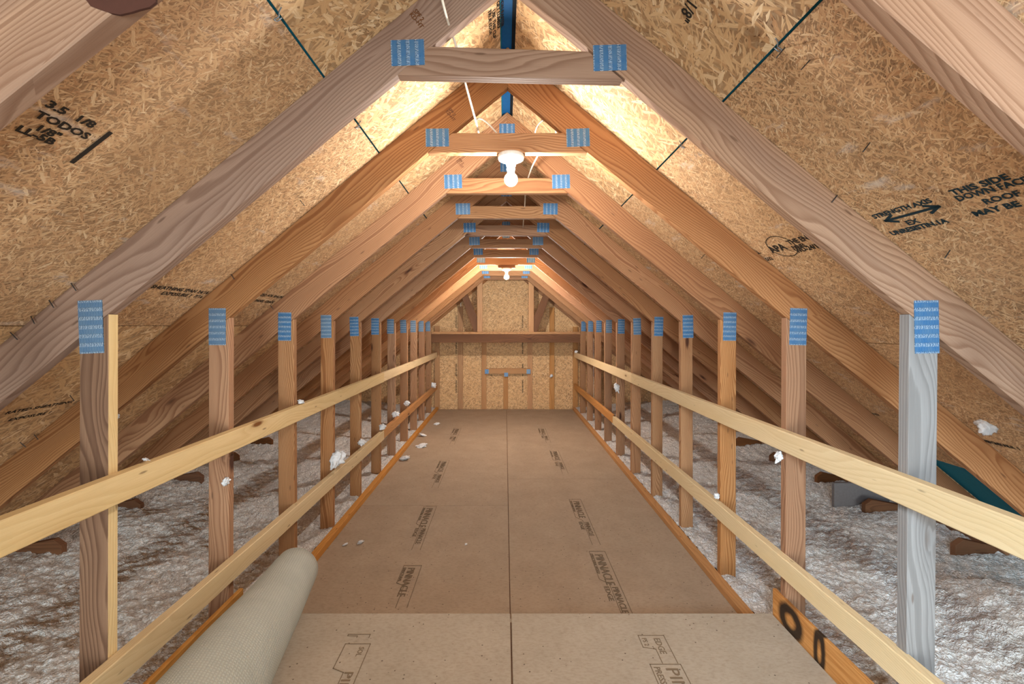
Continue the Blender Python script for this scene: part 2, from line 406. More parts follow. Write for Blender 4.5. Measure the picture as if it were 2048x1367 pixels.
for x in (-.325, .02, .42): 
    box('nail_plate', x-.035, x+.035, 8.008, 8.011, -.85 if x != .02 else -.9, -.77 if x != .02 else -.83, M['plate'], wall, bevel=0)
for s in (-1, 1):   # gable chord
    pts = [(CX, A_IN+.02), (CX, A_OUT), (CX+s*3.05, A_OUT-SL*3.05), (CX+s*3.05, A_IN+.02-SL*3.05)]
    prism('gable_chord', pts, 8.052, 8.09, M['chord'], wall, grain=slope_dir(s))

# roof
ceil = root('ceiling', (0, 4, 3), kind='structure', label='sloping roof deck of strand boards with dark joints')
DEND = 8.103; D00 = -1.0
rows = {-1: [.038, .747, 1.966, 3.185, 4.05], 1: [.038, .866, 2.085, 3.16, 4.05]}
rp = {}
for s in (-1, 1):
    R = rows[s]
    for j in range(4):
        cuts = [TD(i)+.019 for i in (([-2, 2, 6, 10], [0, 4, 8])[j % 2] if s < 0 else ([0, 4, 8], [-2, 2, 6, 10])[j % 2])]
        cuts = [D00]+[c for c in cuts if D00+.2 < c < DEND-.2]+[DEND]
        segs = list(zip(cuts, cuts[1:]))
        if s > 0 and j == 3: segs = [(D00, TD(2)+.02), (TD(3)+.02, TD(7)+.02), (TD(7)+.02, DEND)]
        for a, b in segs:
            g = .0036
            c = [roof_pt(s, R[j]+g, a+.001), roof_pt(s, R[j+1]-g, a+.001), roof_pt(s, R[j+1]-g, b-.001), roof_pt(s, R[j]+g, b-.001)]
            n = Vector((s*SL*cs, 0, cs))*.0115
            bm = bmesh.new(); A = [bm.verts.new(p) for p in c]; B = [bm.verts.new(p+n) for p in c]
            bm.faces.new(A); bm.faces.new(B[::-1])
            for i in range(4): bm.faces.new((A[i], B[i], B[(i+1) % 4], A[(i+1) % 4]))
            mid = sum(c, Vector())/4
            mt = M['osb_fine'] if (s > 0 and j in (1, 2)) or (s < 0 and j == 1) else M['osb']
            o = link('sheathing_panel', bm_mesh(bm, 'sheathing_panel'), mt, ceil, frame_of(c, (0, 1, 0), (0, 0, 1)))
            rp[(s, j, round(a, 1))] = (o, a, b)
    # underlay above the deck, seen through the joints
    n = .014; c = [roof_pt(s, .0, D00, n), roof_pt(s, 4.05, D00, n), roof_pt(s, 4.05, DEND, n), roof_pt(s, .0, DEND, n)]
    n2 = Vector((s*SL*cs, 0, cs))*.003
    bm = bmesh.new(); A = [bm.verts.new(p) for p in c]; B = [bm.verts.new(p+n2) for p in c]
    bm.faces.new(A); bm.faces.new(B[::-1])
    for i in range(4): bm.faces.new((A[i], B[i], B[(i+1) % 4], A[(i+1) % 4]))
    link('underlayment', bm_mesh(bm, 'underlayment'), M['gapblue'], ceil)
box('ridge_membrane', CX-.03, CX+.017, D00, DEND, A_OUT-.004, A_OUT+.001, M['blue'], ceil, bevel=0)
box('ridge_strip', CX+.017, CX+.032, D00, DEND, A_OUT-.010, A_OUT-.006, M['felt'], ceil, bevel=0)
def panel_at(s, dist, D):
    R = rows[s]; j = max(k for k in range(4) if R[k] <= dist) if dist > R[0] else 0
    for (ss, jj, a0), (o, a, b) in rp.items():
        if ss == s and jj == j and a <= D <= b: return o
    return ceil

# clips on the panel edges, midway between trusses
for s, j in ((-1, 1), (1, 1), (-1, 2), (1, 2)):
    for i in range(0, 5):
        D = TD(i)+.325; d = rows[s][j]
        p = roof_pt(s, d, D, -.003); sd = slope_dir(s)
        pts = [p-sd*.016+Vector((0,-.010,0)), p-sd*.004+Vector((0,-.004,0)), p+sd*.004+Vector((0,.006,0)), p+sd*.017+Vector((0,.004,0)), p+sd*.012+Vector((0,.014,0)), p-sd*.002+Vector((0,.014,0))]
        tube('panel_clip', pts, .0016, M['clip'], ceil, 5)

# shiners: nails that missed the chords
def nail_at(px, py, s, ln=.03, off=0):
    # intersect the pixel ray with the roof plane
    dx, dv = (px-PX)/F, -(py-PY)/F
    t = (A_OUT+SL*s*CX)/(dv+SL*s*dx)
    p = Vector((dx*t, t, CH+dv*t)); n = Vector((s*SL*cs, 0, cs))
    q = p - n*ln + Vector((random.uniform(-.004, .004), random.uniform(-.006, .006), 0))
    tube('nail', [p+n*.002, q], .0016, M['nail'], ceil, 6)
for px, py in ((142, 566), (98, 600), (62, 632), (20, 664), (462, 548), (40, 884), (68, 868), (140, 790), (250, 520), (310, 500), (600, 400), (720, 470), (540, 610)):
    nail_at(px, py, -1)
for px, py in ((1412, 180), (1500, 282), (1445, 490), (1410, 508), (1675, 390), (1740, 285), (1620, 120), (1570, 95), (1900, 500), (1330, 430)):
    nail_at(px, py, 1)

# ------------------------------------------------------------------ printing
def text_mesh(txt, size, sx=1.0, ext=.0003, bold=0.0):
    c = bpy.data.curves.new('t', 'FONT'); c.body = txt; c.size = size; c.extrude = ext; c.resolution_u = 2; c.offset = bold
    o = bpy.data.objects.new('t', c); COL.objects.link(o)
    me = bpy.data.meshes.new_from_object(o.evaluated_get(bpy.context.evaluated_depsgraph_get()))
    bpy.data.objects.remove(o); bpy.data.curves.remove(c)
    me.transform(Matrix.Diagonal((sx, 1, 1, 1))); return me
def put_text(txt, size, origin, xdir, ydir, mat, parent, sx=1.0, bold=0.0, name='printed_text'):
    me = text_mesh(txt, size, sx, bold=bold)
    X = Vector(xdir).normalized(); Y = Vector(ydir).normalized(); Z = X.cross(Y)
    fr = Matrix.Translation(origin) @ Matrix((X, Y, Z)).transposed().to_4x4()
    o = bpy.data.objects.new(name, me); COL.objects.link(o); me.materials.append(mat); o.parent = parent
    o.matrix_basis = WM[parent.name].inverted() @ fr; WM[o.name] = fr
    return o
def strip(pts, wd, origin, xdir, ydir, mat, parent, closed=False, name='printed_line'):
    X = Vector(xdir).normalized(); Y = Vector(ydir).normalized(); Z = X.cross(Y)
    bm = bmesh.new(); P = [Vector((a, b, 0)) for a, b in pts]; seq = list(zip(P, P[1:]))+([(P[-1], P[0])] if closed else [])
    for a, b in seq:
        d = (b-a).normalized()*wd/2; n = Vector((-d.y, d.x, 0))
        v = [bm.verts.new(q+Vector((0, 0, z))) for z in (0, .0004) for q in (a-d+n, b+d+n, b+d-n, a-d-n)]
        for f in ((0,1,2,3), (7,6,5,4), (0,4,5,1), (1,5,6,2), (2,6,7,3), (3,7,4,0)): bm.faces.new([v[i] for i in f])
    fr = Matrix.Translation(origin) @ Matrix((X, Y, Z)).transposed().to_4x4()
    me = bm_mesh(bm, name); o = bpy.data.objects.new(name, me); COL.objects.link(o); me.materials.append(mat); o.parent = parent
    o.matrix_basis = WM[parent.name].inverted() @ fr; WM[o.name] = fr
    return o
def roof_hit(px, py, s):
    dx, dv = (px-PX)/F, -(py-PY)/F
    t = (A_OUT+SL*s*CX)/(dv+SL*s*dx); p = Vector((dx*t, t, CH+dv*t))
    return p, (p-Vector((CX, t, CH+A_OUT))).dot(slope_dir(s)), t
def roof_text(px, py, s, txt, size, mat, sx=1.0, bold=0.0, mode='along', rot=0):
    p, dist, D = roof_hit(px, py, s); n = Vector((s*SL*cs, 0, cs))
    # seen from below: on the left slope the baseline runs away from the camera, on the right slope towards it
    X = Vector((0, 1 if s < 0 else -1, 0)); Y = -slope_dir(s)
    if mode == 'flip': X, Y = Vector((0, 1, 0)), slope_dir(s)
    if mode == 'down': X, Y = slope_dir(s), Vector((0, 1 if s < 0 else -1, 0)); 
    if mode == 'up': X, Y = -slope_dir(s), Vector((0, -1 if s < 0 else 1, 0))
    if X.cross(Y).dot(n) > 0: Y = -Y
    if rot:
        q = Matrix.Rotation(rot, 3, X.cross(Y)); X = q @ X; Y = q @ Y
    return put_text(txt, size, p-n*.0012, X, Y, mat, panel_at(s, dist, D), sx, bold)
I1, I2 = M['ink'], M['ink_blue']
roof_text(87, 210, -1, '3.5  1/8', .026, I1, 1.35, .0008)
roof_text(66, 231, -1, 'TODOS', .026, I1, 1.3, .0008)
roof_text(66, 257, -1, '1/8"', .024, I1, 1.3, .0008)
roof_text(28, 259, -1, 'LL-5B', .024, I1, 1.35, .0008)
p, dist, D = roof_hit(146, 322, -1); q = roof_hit(218, 266, -1)[0]
n_ = Vector((-SL*cs, 0, cs))
strip([(0, 0), ((q-p).length, 0)], .011, p-n_*.0012, (q-p), (q-p).cross(n_), I1, panel_at(-1, dist, D))
roof_text(1728, 450, 1, '5', .030, I2, 1.1, .0008)
roof_text(1750, 437, 1, 'STRENGTH AXIS', .023, I2, 1.1, .0006)
p, dist, D = roof_hit(1772, 441, 1); q = roof_hit(1878, 412, 1)[0]; n_ = Vector((SL*cs, 0, cs)); Lq = (q-p).length
for k, pl in enumerate(([(0, 0), (Lq, 0)], [(.03, .014), (0, 0), (.03, -.014)], [(Lq-.03, .014), (Lq, 0), (Lq-.03, -.014)])):
    strip(pl, .008, p-n_*.0012, (q-p), (q-p).cross(n_), I2, panel_at(1, dist, D))
roof_text(1818, 450, 1, 'EX', .026, I2, 1.2, .0006)
roof_text(1786, 470, 1, 'UNRESISTIN.1A', .023, I2, 1.12, .0008)
roof_text(1908, 390, 1, 'THIS SIDE', .026, I2, 1.15, .0008)
roof_text(1918, 402, 1, 'DOWN FACED', .026, I2, 1.0, .0006)
roof_text(1972, 408, 1, 'ROOF', .025, I2, 1.15, .0006)
roof_text(1952, 432, 1, 'MAY BE', .025, I2, 1.2, .0008)
roof_text(1546, 505, 1, 'APA', .050, I1, 1.1, .0016)
p, dist, D = roof_hit(1563, 492, 1); n_ = Vector((SL*cs, 0, cs))
strip([(.075*math.cos(a*PI/12), .06*math.sin(a*PI/12)) for a in range(24)], .003, p-n_*.0012, (0,-1,0), Vector((0,-1,0)).cross(n_), I1, panel_at(1, dist, D), True)
roof_text(1580, 489, 1, 'THE ENG', .034, I1, 1, .0008)
roof_text(1588, 498, 1, 'PANEL', .026, I1, 1, .0005)
roof_text(1596, 505, 1, 'WD-24/16', .032, I1, 1, .0008)
roof_text(1508, 510, 1, 'MILL', .028, I1, 1, .0005)
roof_text(1532, 522, 1, '15/32', .026, I1, 1, .0005)
roof_text(1378, -6, 1, '1/8"', .048, I1, .9, .0008, 'flip')
for px, t_ in ((976, 'TRUE EDGE'), (984, 'USE THIS CLIP'), (993, 'GET LUMBER'), (1001, 'ON RAFTER')):
    roof_text(px, 4 if px > 985 else 22, -1, t_, .021, I1, 1.3, .0004, 'along')
# small stamps lower on the boards
for px, py, s, tx in ((300, 575, -1, 'SHEATHING SPAN 24/16'), (320, 588, -1, 'EXPOSURE 1  7/16'), (515, 590, -1, 'SIZED FOR SPACING'), (508, 602, -1, 'PANEL GRADE'),
                      (8, 828, -1, 'RATED SHEATHING'), (14, 842, -1, 'EXPOSURE 1'), (1722, 822, 1, '////////// //////'), (1900, 866, 1, 'SPAN RATING 24/16'), (1960, 880, 1, 'EXPOSURE 1'), (1088, 244, 1, 'C  LL PJ')):
    roof_text(px, py, s, tx, .026, I1, 1.15, .0005)

# floor printing: long stamped frames beside the joint
def floor_stamp(px, py, v, s, ln, parent, words, k=1.0, start=True):
    D = -v*F/(py-PY); x = (px-PX)/F*D; o = Vector((x, D, CH+v+.0006))
    X = Vector((0, -1, 0)) if s > 0 else Vector((0, -1, 0)); Y = Vector((1, 0, 0))
    Z = X.cross(Y)
    if Z.z < 0: Y = -Y
    # frame outline stepping in on one side
    W = .105*k
    strip([(0, 0), (ln*.45, 0), (ln*.52, W*.45), (ln, W*.45)], .0035, o, X, Y, M['ink_pale'], parent)
    strip([(0, 0), (0, W), (ln, W)], .0035, o, X, Y, M['ink_pale'], parent)
    for (a, b, tx, sz, sx) in words:
        put_text(tx, sz*k, o+X*a*ln+Y*b*W, X, Y, M['ink_pale'], parent, sx, .0004)
pr = panels[(1, 2.0)]; pl = panels[(-1, 2.0)]; pl2 = panels[(-1, 3.73)]; pr2 = panels[(1, 4.38)]
PW = [(.05, .28, 'PINNACLE', .075, 1.0), (.04, .02, 'STRUCTURAL WOOD', .024, 1.0), (.56, .52, 'PINNACLE', .05, 1.0), (.55, .1, 'EDGE', .04, 1.4)]
floor_stamp(1178, 1102, -1.4885, 1, .72, pr, PW)
floor_stamp(1138, 998, -1.4885, 1, .80, pr, PW, .95)
floor_stamp(1099, 900, -1.4885, 1, .85, pr2, PW)
floor_stamp(1076, 856, -1.4885, 1, .8, pr2, PW)
floor_stamp(808, 1130, -1.4885, 1, .42, pl, [(.06, .3, 'PINNACLE', .06, 1), (.05, .03, 'STRUCTURAL', .024, 1)], 1.05)
floor_stamp(848, 1012, -1.4885, 1, .72, pl, PW)
floor_stamp(880, 920, -1.4885, 1, .85, pl2, PW)
floor_stamp(908, 856, -1.4885, 1, .9, pl2, PW)
floor_stamp(691, 1287, PV, 1, .3, panels[('p', -1)], [(.06, .62, 'SOL', .03, 1), (.5, .5, 'PIN', .05, 1.4)], 1.0)
floor_stamp(697, 1268, PV, 1, .02, panels[('p', -1)], [], .9)
floor_stamp(1276, 1270, PV, 1, .16, panels[('p', 1)], [(.1, .55, 'EDGE', .036, 1), (.1, .1, 'PS 2', .026, 1)], 1.05)
floor_stamp(1300, 1328, PV, 1, .4, panels[('p', 1)], [(.04, .45, 'PINN', .06, 1.2), (.03, .08, 'PRESS', .03, 1)], 1.15)
# wall printing
for x in (-.87, .33):
    for v in (-.35, -.75, -1.05, .12):
        put_text('RATED SHEATHING', .034, Vector((x, 8.0905, CH+v-.15)), (0, 0, 1), (-1, 0, 0), M['ink'], panels[('w', -1.597)] if x < -.8 else panels[('w', -.797)], .75, .001)
# ------------------------------------------------------------------ trusses
plate_mesh = {}
def plate(parent, x, v, w_, h_, D, rot=0, horiz=False, tilt=0):
    """nail plate centred at x, v on the camera-side face"""
    bm = bmesh.new(); a, b = (w_, h_) if not horiz else (h_, w_)
    key = (round(a, 3), round(b, 3))
    if key not in plate_mesh:
        bmesh.ops.create_cube(bm, size=1, matrix=Matrix.Diagonal((a, b, .0018, 1)))
        # pressed teeth rows standing slightly proud
        ny = max(2, int(b/.0275)); nx = max(3, int(a/.0078))
        for j in range(ny):
            for i in range(nx):
                cx_ = -a/2+(i+.5)*a/nx; cy_ = -b/2+(j+.5)*b/ny
                bmesh.ops.create_cube(bm, size=1, matrix=Matrix.Translation((cx_, cy_, .0011)) @ Matrix.Rotation(random.uniform(-.3, .3), 4, 'Z') @ Matrix.Diagonal((.0022, .0105, .0012, 1)))
        plate_mesh[key] = bm_mesh(bm, 'nail_plate'); plate_mesh[key].materials.append(M['plate'])
    me = plate_mesh[key]
    o = bpy.data.objects.new('nail_plate', me); COL.objects.link(o); o.parent = parent
    X = Vector((1, 0, 0)); Y = Vector((0, 0, 1)); Z = Vector((0, -1, 0))
    fr = Matrix.Translation((x, D-.001, CH+v)) @ Matrix((X, Y, Z)).transposed().to_4x4() @ Matrix.Rotation(tilt+(PI/2 if horiz else 0), 4, 'Z')
    o.matrix_basis = WM[parent.name].inverted() @ fr; WM[o.name] = fr
    return o
LAB = ['nearest roof truss, its greyish chords crossing the two top corners of the view',
 'weathered roof truss with bright blue plates, first whose horizontal collar is in view',
 'roof truss with brown knotty collar, the glowing near bulb hanging just behind it',
 'roof truss whose pale brightly lit collar is right behind the near bulb',
 'roof truss second behind the near bulb, tan collar with shiny plates',
 'roof truss third behind the near bulb, collar half in shade',
 'roof truss fourth behind the near bulb, narrow brown collar strip in view',
 'roof truss two before the far bulb, brown and shaded',
 'dark shaded roof truss directly in front of the far bulb',
 'roof truss with glowing yellow collar directly behind the far bulb',
 'roof truss second behind the far bulb, lit yellow along its chords',
 'farthest roof truss, next to the horizontal beam of the gable wall']
trusses = {}
for i in range(0, 12):
    d = TD(i) if i else .757
    rz = Matrix.Rotation(.010 if i == 0 else random.uniform(-.002, .002), 3, 'Z')
    # pivot about the floor point below the ridge
    T = root('roof_truss', (CX, d, 0), label=LAB[i], cat='roof truss', group='attic roof trusses')
    e = d+TH; trusses[i] = T
    cm = M['grey'] if i <= 1 else M['chord']
    jl = random.uniform(-.004, .004)
    for s in (-1, 1):
        pts = [(CX, A_IN), (CX, A_OUT-.001), (CX+s*3.12, A_OUT-.001-SL*3.12), (CX+s*3.12, A_IN-SL*3.12)]
        o = prism('top_chord', pts, d, e, cm, T, grain=slope_dir(s))
        xi = XR if s > 0 else XL; xo = xi+s*.0889
        xi += random.uniform(-.004, .004) if i > 1 else 0
        ti = A_IN-SL*abs(xi-CX)-.0015; to = A_IN-SL*abs(xo-CX)-.0015
        lean = -.014 if (i == 1 and s > 0) else random.uniform(-.006, .006)
        pm = M['white_post'] if (i <= 1 and s > 0) else M['brown_post'] if (i == 1) else M['chord']
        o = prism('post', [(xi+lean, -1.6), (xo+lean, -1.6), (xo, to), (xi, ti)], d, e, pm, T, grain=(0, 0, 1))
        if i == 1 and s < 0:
            o.data.materials.append(M['rail'])  # paler pine on the room-side face paints in the bulb light
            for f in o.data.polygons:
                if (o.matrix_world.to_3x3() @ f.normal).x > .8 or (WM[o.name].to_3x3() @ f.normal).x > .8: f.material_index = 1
        if i == 1 and s > 0: o['label'] = 'grey weathered post'
        if i == 1 and s < 0: o['label'] = 'dark brown post with strong curved grain and bulb light painted on its inner edge'
        plate(T, xi+s*.052, -.002, .076, .165, d, tilt=.04*(-s) if i == 1 and s < 0 else random.uniform(-.03, .03))
    if 2 <= i <= 7:
        for s in (-1, 1):
            w1 = 2.66+random.uniform(-.05, .05)
            prism('heel_block', [(s*w1, -1.50), (s*3.02, -1.50), (s*3.02, -1.33), (s*(w1+.05), -1.265), (s*w1, -1.30)], e+.001, e+TH, M['dark'], T, grain=(1, 0, 0))
    vb, vt = .776, .865; hb = (A_IN-vb)/SL-.001; ht = (A_IN-vt)/SL-.001
    dy = .008 if i == 1 else 0
    prism('collar_tie', [(CX-hb+dy, vb+dy), (CX+hb, vb-dy), (CX+ht, vt-dy), (CX-ht, vt+dy)], d, e, cm, T, grain=(1, 0, -.02 if i == 1 else 0))
    for s in (-1, 1):
        plate(T, CX+s*.315, vb+.068-s*dy, .104, .08, d, horiz=True, tilt=random.uniform(-.04, .04))
    plate(T, CX, A_IN+.075, .09, .07, d, horiz=True)
    if i == 0:
        m0 = Matrix.Translation((CX, d, 0)) @ Matrix.Rotation(math.radians(1.0), 4, 'Z'); T.matrix_basis = m0

kc = [c for c in trusses[0].children if c.name.startswith('top_chord')][0]
for (px, py, rx_, ry_, i, kk) in ((252, 3, 70, 34, 0, kc),):
    D_ = TD(i) if i else .757; c_ = ray(px, py, D_)
    pts = [(c_.x+rx_/F*D_*math.cos(a*PI/10)*(1+.06*math.sin(a*2.1)), c_.z-CH+ry_/F*D_*math.sin(a*PI/10)*(1+.08*math.cos(a*1.7))) for a in range(20)]
    prism('knot', pts, D_-.0012, D_+.003, plain('dark_knot', (74, 42, 32), .8), kk, bevel=0)
# grade stamps on the chords
for i, px, py, tx in ((1, 826, 22, 'SPF 2'), (2, 896, 218, 'SPF 2'), (3, 916, 318, 'SPF 2')):
    p = ray(px, py, TD(i)-.0012)
    sd = slope_dir(1); 
    ch = [c for c in trusses[i].children if c.name.startswith('top_chord')][0]
    X = Vector((.62, 0, -.78))
    for k, tt in enumerate((tx, 'KD-HT')):
        put_text(tt, .019, p-Vector((.012*k, 0, .010*k)), X, Vector((0,1,0)).cross(X)*-1, M['dark'], ch, 1.0, .0005)

# ------------------------------------------------------------------ guard rails
def rail(x0, x1, d0, d1, v0, v1, mat, label, drop=0):
    o = box('guard_rail', x0, x1, d0, d1, v0, v1, mat, None, grain=(0, 1, 0), bevel=.003, up=(1, 0, 0))
    return meta(o, label=label, cat='rail board', group='horizontal rail boards nailed to the posts')
rail(-1.238, -1.2005, .35, 4.455, -.553, -.463, M['rail'], 'pale upper rail board on the left posts, long near piece')
rail(-1.240, -1.2035, 4.46, 7.95, -.551, -.463, M['rail'], 'upper rail board on the left posts, far piece up to the end wall')
rail(-1.238, -1.2005, .35, 4.455, -1.125, -1.035, M['rail'], 'pale lower rail board on the left posts, near piece beside the carpet roll')
rail(-1.240, -1.2015, 4.46, 7.95, -1.118, -1.030, M['orange'], 'orange lower rail board on the left posts, far piece up to the end wall')
rail(1.2245, 1.262, .35, 4.345, -.553, -.463, M['rail'], 'pale upper rail board on the right posts, long near piece')
rail(1.2265, 1.264, 4.35, 7.95, -.552, -.463, M['rail'], 'upper rail board on the right posts, far piece up to the end wall')
rail(1.2245, 1.262, .35, 5.095, -1.112, -1.022, M['rail'], 'pale lower rail board on the right posts, long near piece')
rail(1.2255, 1.263, 5.10, 7.95, -1.107, -1.019, M['orange'], 'orange lower rail board on the right posts, far piece up to the end wall')

# ------------------------------------------------------------------ beam and braces before the gable wall
B = root('cross_beam', (0, 7.56, 1.2), label='horizontal brown double beam spanning the far end between the last posts', cat='beam')
box('beam_board', -1.262, 1.275, 7.546, 7.584, -.275, -.134, M['dark'], B)
box('top_board', -1.262, 1.275, 7.533, 7.622, -.133, -.095, M['stud'], B)
for s, lb in ((-1, 'left'), (1, 'right')):
    xc = -.427 if s < 0 else .444
    K = root('gable_brace', (xc, 7.6, 1.4), label=f'{lb} pair of upright and dark diagonal standing on the far cross beam', cat='brace', group='braces standing on the far cross beam')
    box('upright', xc-.0445, xc+.0445, 7.584, 7.622, -.094, .80, M['stud'], K)
    xt = CX+s*.70; vt_ = A_IN-SL*.70
    pts = [(xc+s*.045, -.094), (xc+s*.0455+s*.001, .16), (xc+s*.22, .56), (xc+s*.335, .56-.0), (xc+s*.10, -.094)]
    prism('diagonal', pts, 7.63, 7.668, M['dark'], K, grain=(s*.3, 0, 1))

# ------------------------------------------------------------------ lamps
def lamp(name, x, D, vtop, bulbmat, label, blockmat, blk):
    T = root(name, (x, D, CH+vtop), label=label, cat='lamp', group='bare bulbs in white holders under the ridge')
    if blk: box('mounting_block', x-blk[0], x+blk[0], blk[1], blk[2], vtop+.001, vtop+.04, blockmat, T)
    c = (x, D, CH+vtop)
    h = lathe('lamp_holder', [(.058, 0), (.060, -.012), (.056, -.022), (.036, -.032), (.022, -.036), (.021, -.050), (.0195, -.052)], c, M['plastic'], T)
    lathe('socket', [(.019, -.0505), (.019, -.068), (.0165, -.070), (.0165, -.082)], c, M['plastic'], T)
    prof = [(.013, -.078), (.0165, -.086)]
    for k in range(0, 13):
        a = math.radians(50+k*130/12); prof.append((.030*math.sin(a)+.0001, -.112+.030*math.cos(a)))
    b = lathe('bulb', prof, c, bulbmat, T); b['label'] = 'glowing bulb'
    return T
lamp('ceiling_lamp', .027, 2.028, .775, M['bulb'], 'near glowing bulb in a white holder under the knotty brown collar', None, None)
lamp('ceiling_lamp', .02, 5.684, .735, M['bulb2'], 'far glowing bulb on a dark block under a shaded collar deep in the attic', M['dark'], (.11, 5.665, 5.703))

# cables
def cable(pts, label, r=.0042):
    o = tube('cable', [ray(*p) for p in pts], r, M['cable'], None, 8); return meta(o, label=label, cat='cable', group='white electric cables')
cable([(872, -60, 1.22), (885, 2, 1.30), (898, 50, 1.40), (911, 88, 1.47), (929, 160, 1.56), (944, 215, 1.78), (955, 255, 2.02), (960, 275, 2.09), (975, 292, 2.14)], 'white cable descending from the top past the nearest collar')
cable([(955, 258, 2.06), (953, 242, 2.07), (960, 237, 2.08), (975, 246, 2.09), (990, 262, 2.10), (1004, 280, 2.14), (1010, 292, 2.17)], 'short looped white cable just above the brown collar, left of the ridge', .004)
cable([(1068, 285, 2.12), (1072, 258, 2.10), (1082, 243, 2.09), (1096, 238, 2.09), (1107, 246, 2.08), (1112, 262, 2.07), (1110, 275, 2.09)], 'curled white cable above the brown collar, right of the ridge', .0035)
cable([(1082, 296, 2.14), (1075, 312, 2.2), (1064, 334, 2.4), (1056, 357, 2.68), (1051, 375, 2.80), (1050, 400, 3.1), (1049, 418, 3.28), (1047, 440, 3.5), (1046, 455, 3.87)], 'white cable running on from the near lamp over the pale collar')

# ------------------------------------------------------------------ carpet roll
def carpet_roll():
    N, K = 26, 150
    d0, d1 = .95, 2.25
    turns = 3.4; th = .0125
    bm = bmesh.new(); uvl = bm.loops.layers.uv.new('UV'); G = []
    for i in range(N):
        f = i/(N-1); D = d0+(d1-d0)*f
        x = -.935+(D-1.46)*(-.115/.79); R = .163-(D-1.46)*(.048/.79)
        flop = .004*math.sin(D*9)
        ring = []
        for k in range(K):
            a = -1.9 + 2*PI*turns*k/(K-1); r = (R-th*1.05*(a+1.9)/(2*PI))
            rr = r*(1+.012*math.sin(2*a+D*3)) + flop*math.sin(a)
            px_, pz = x+rr*math.cos(a), CH+PV+R*1.0+rr*math.sin(a)*.985
            ring.append((bm.verts.new((px_, D, max(pz, CH+PV+.001))), (r*a, D)))
        G.append(ring)
    for i in range(N-1):
        for k in range(K-1):
            q = (G[i][k], G[i][k+1], G[i+1][k+1], G[i+1][k])
            fc = bm.faces.new([v[0] for v in q])
            for lp, v in zip(fc.loops, q): lp[uvl].uv = v[1]
    me = bm_mesh(bm, 'carpet_roll', True)
    o = link('carpet_roll', me, M['carpet'], None, Matrix.Translation((-.95, 1.6, CH+PV)))
    sm = o.modifiers.new('thick', 'SOLIDIFY'); sm.thickness = .008; sm.offset = 1 if False else -1
    return meta(o, label='rolled up grey-beige woven carpet lying on the near floor at lower left', cat='carpet')
carpet_roll()

# ------------------------------------------------------------------ insulation
def vnoise(X, Y, cell, seed):
    r = np.random.RandomState(seed); g = r.rand(512, 512)
    x = X/cell; y = Y/cell; xi = np.floor(x).astype(int); yi = np.floor(y).astype(int); fx = x-xi; fy = y-yi
    fx = fx*fx*(3-2*fx); fy = fy*fy*(3-2*fy); G = lambda a, b: g[a % 512, b % 512]
    return (G(xi, yi)*(1-fx)+G(xi+1, yi)*fx)*(1-fy)+(G(xi, yi+1)*(1-fx)+G(xi+1, yi+1)*fx)*fy
def worley(X, Y, cell, seed):
    r = np.random.RandomState(seed); gx, gy, gh = r.rand(256, 256), r.rand(256, 256), r.rand(256, 256)
    x = X/cell; y = Y/cell; xi = np.floor(x).astype(int); yi = np.floor(y).astype(int); out = np.zeros_like(x)
    for a in (-1, 0, 1):
        for b in (-1, 0, 1):
            i_, j_ = (xi+a) % 256, (yi+b) % 256
            d2 = (xi+a+gx[i_, j_]-x)**2+(yi+b+gy[i_, j_]-y)**2
            out = np.maximum(out, (.45+.55*gh[i_, j_])*np.sqrt(np.clip(1-d2/1.1, 0, 1)))
    return out
def ins_v(X, Y, sd=0):
    ax = np.abs(X)
    v = -1.484+np.clip(ax-1.4, 0, 2)*.085
    v = v+.04*(vnoise(X, Y, .55, 3+sd)-.5)*np.clip((ax-1.3)/.4, 0, 1)+.014*(vnoise(X, Y, .16, 4+sd)-.5)*np.clip((ax-1.26)/.2, .4, 1)
    wx = X+.012*vnoise(X, Y, .02, 31); wy = Y+.012*vnoise(X, Y, .02, 32)
    v = v+.030*worley(wx, wy, .055, 5+sd)+.024*worley(wx, wy, .027, 6+sd)+.008*vnoise(X, Y, .011, 8+sd)
    if sd == 0: v = v+.16*np.exp(-((X-2.35)/.28)**2-((Y-2.0)/.35)**2)
    return v-.012
def insulation(s):
    xs = np.concatenate([np.arange(1.2615 if s > 0 else 1.2385, 2.0, .0075), np.arange(2.0, 3.12, .011)])
    ys = [-.4]
    while ys[-1] < 8.088: ys.append(ys[-1]+(.04 if ys[-1] < .9 else max(.0078, ys[-1]*.0038)))
    ys = np.array(ys); ys[-1] = 8.09
    X, Y = np.meshgrid(xs*s, ys, indexing='ij'); V = ins_v(X, Y, 0 if s > 0 else 40)
    # fluffy sideways push
    X2 = X+.010*(vnoise(X, Y, .035, 21)-.5)*np.clip((np.abs(X)-1.28)/.05, 0, 1); Y2 = Y+.012*(vnoise(X, Y, .03, 22)-.5)
    co = np.stack([X2, Y2, V+CH], -1).reshape(-1, 3); nx, ny = X.shape
    idx = np.arange(nx*ny).reshape(nx, ny)
    f = np.stack([idx[:-1, :-1], idx[1:, :-1], idx[1:, 1:], idx[:-1, 1:]], -1).reshape(-1, 4)
    if s < 0: f = f[:, ::-1]
    me = bpy.data.meshes.new('insulation'); me.from_pydata(co.tolist(), [], f.tolist())
    me.polygons.foreach_set('use_smooth', np.ones(len(f), bool))
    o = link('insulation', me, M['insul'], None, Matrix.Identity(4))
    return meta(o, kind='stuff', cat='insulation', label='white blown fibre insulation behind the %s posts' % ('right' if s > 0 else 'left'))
insulation(1); insulation(-1)

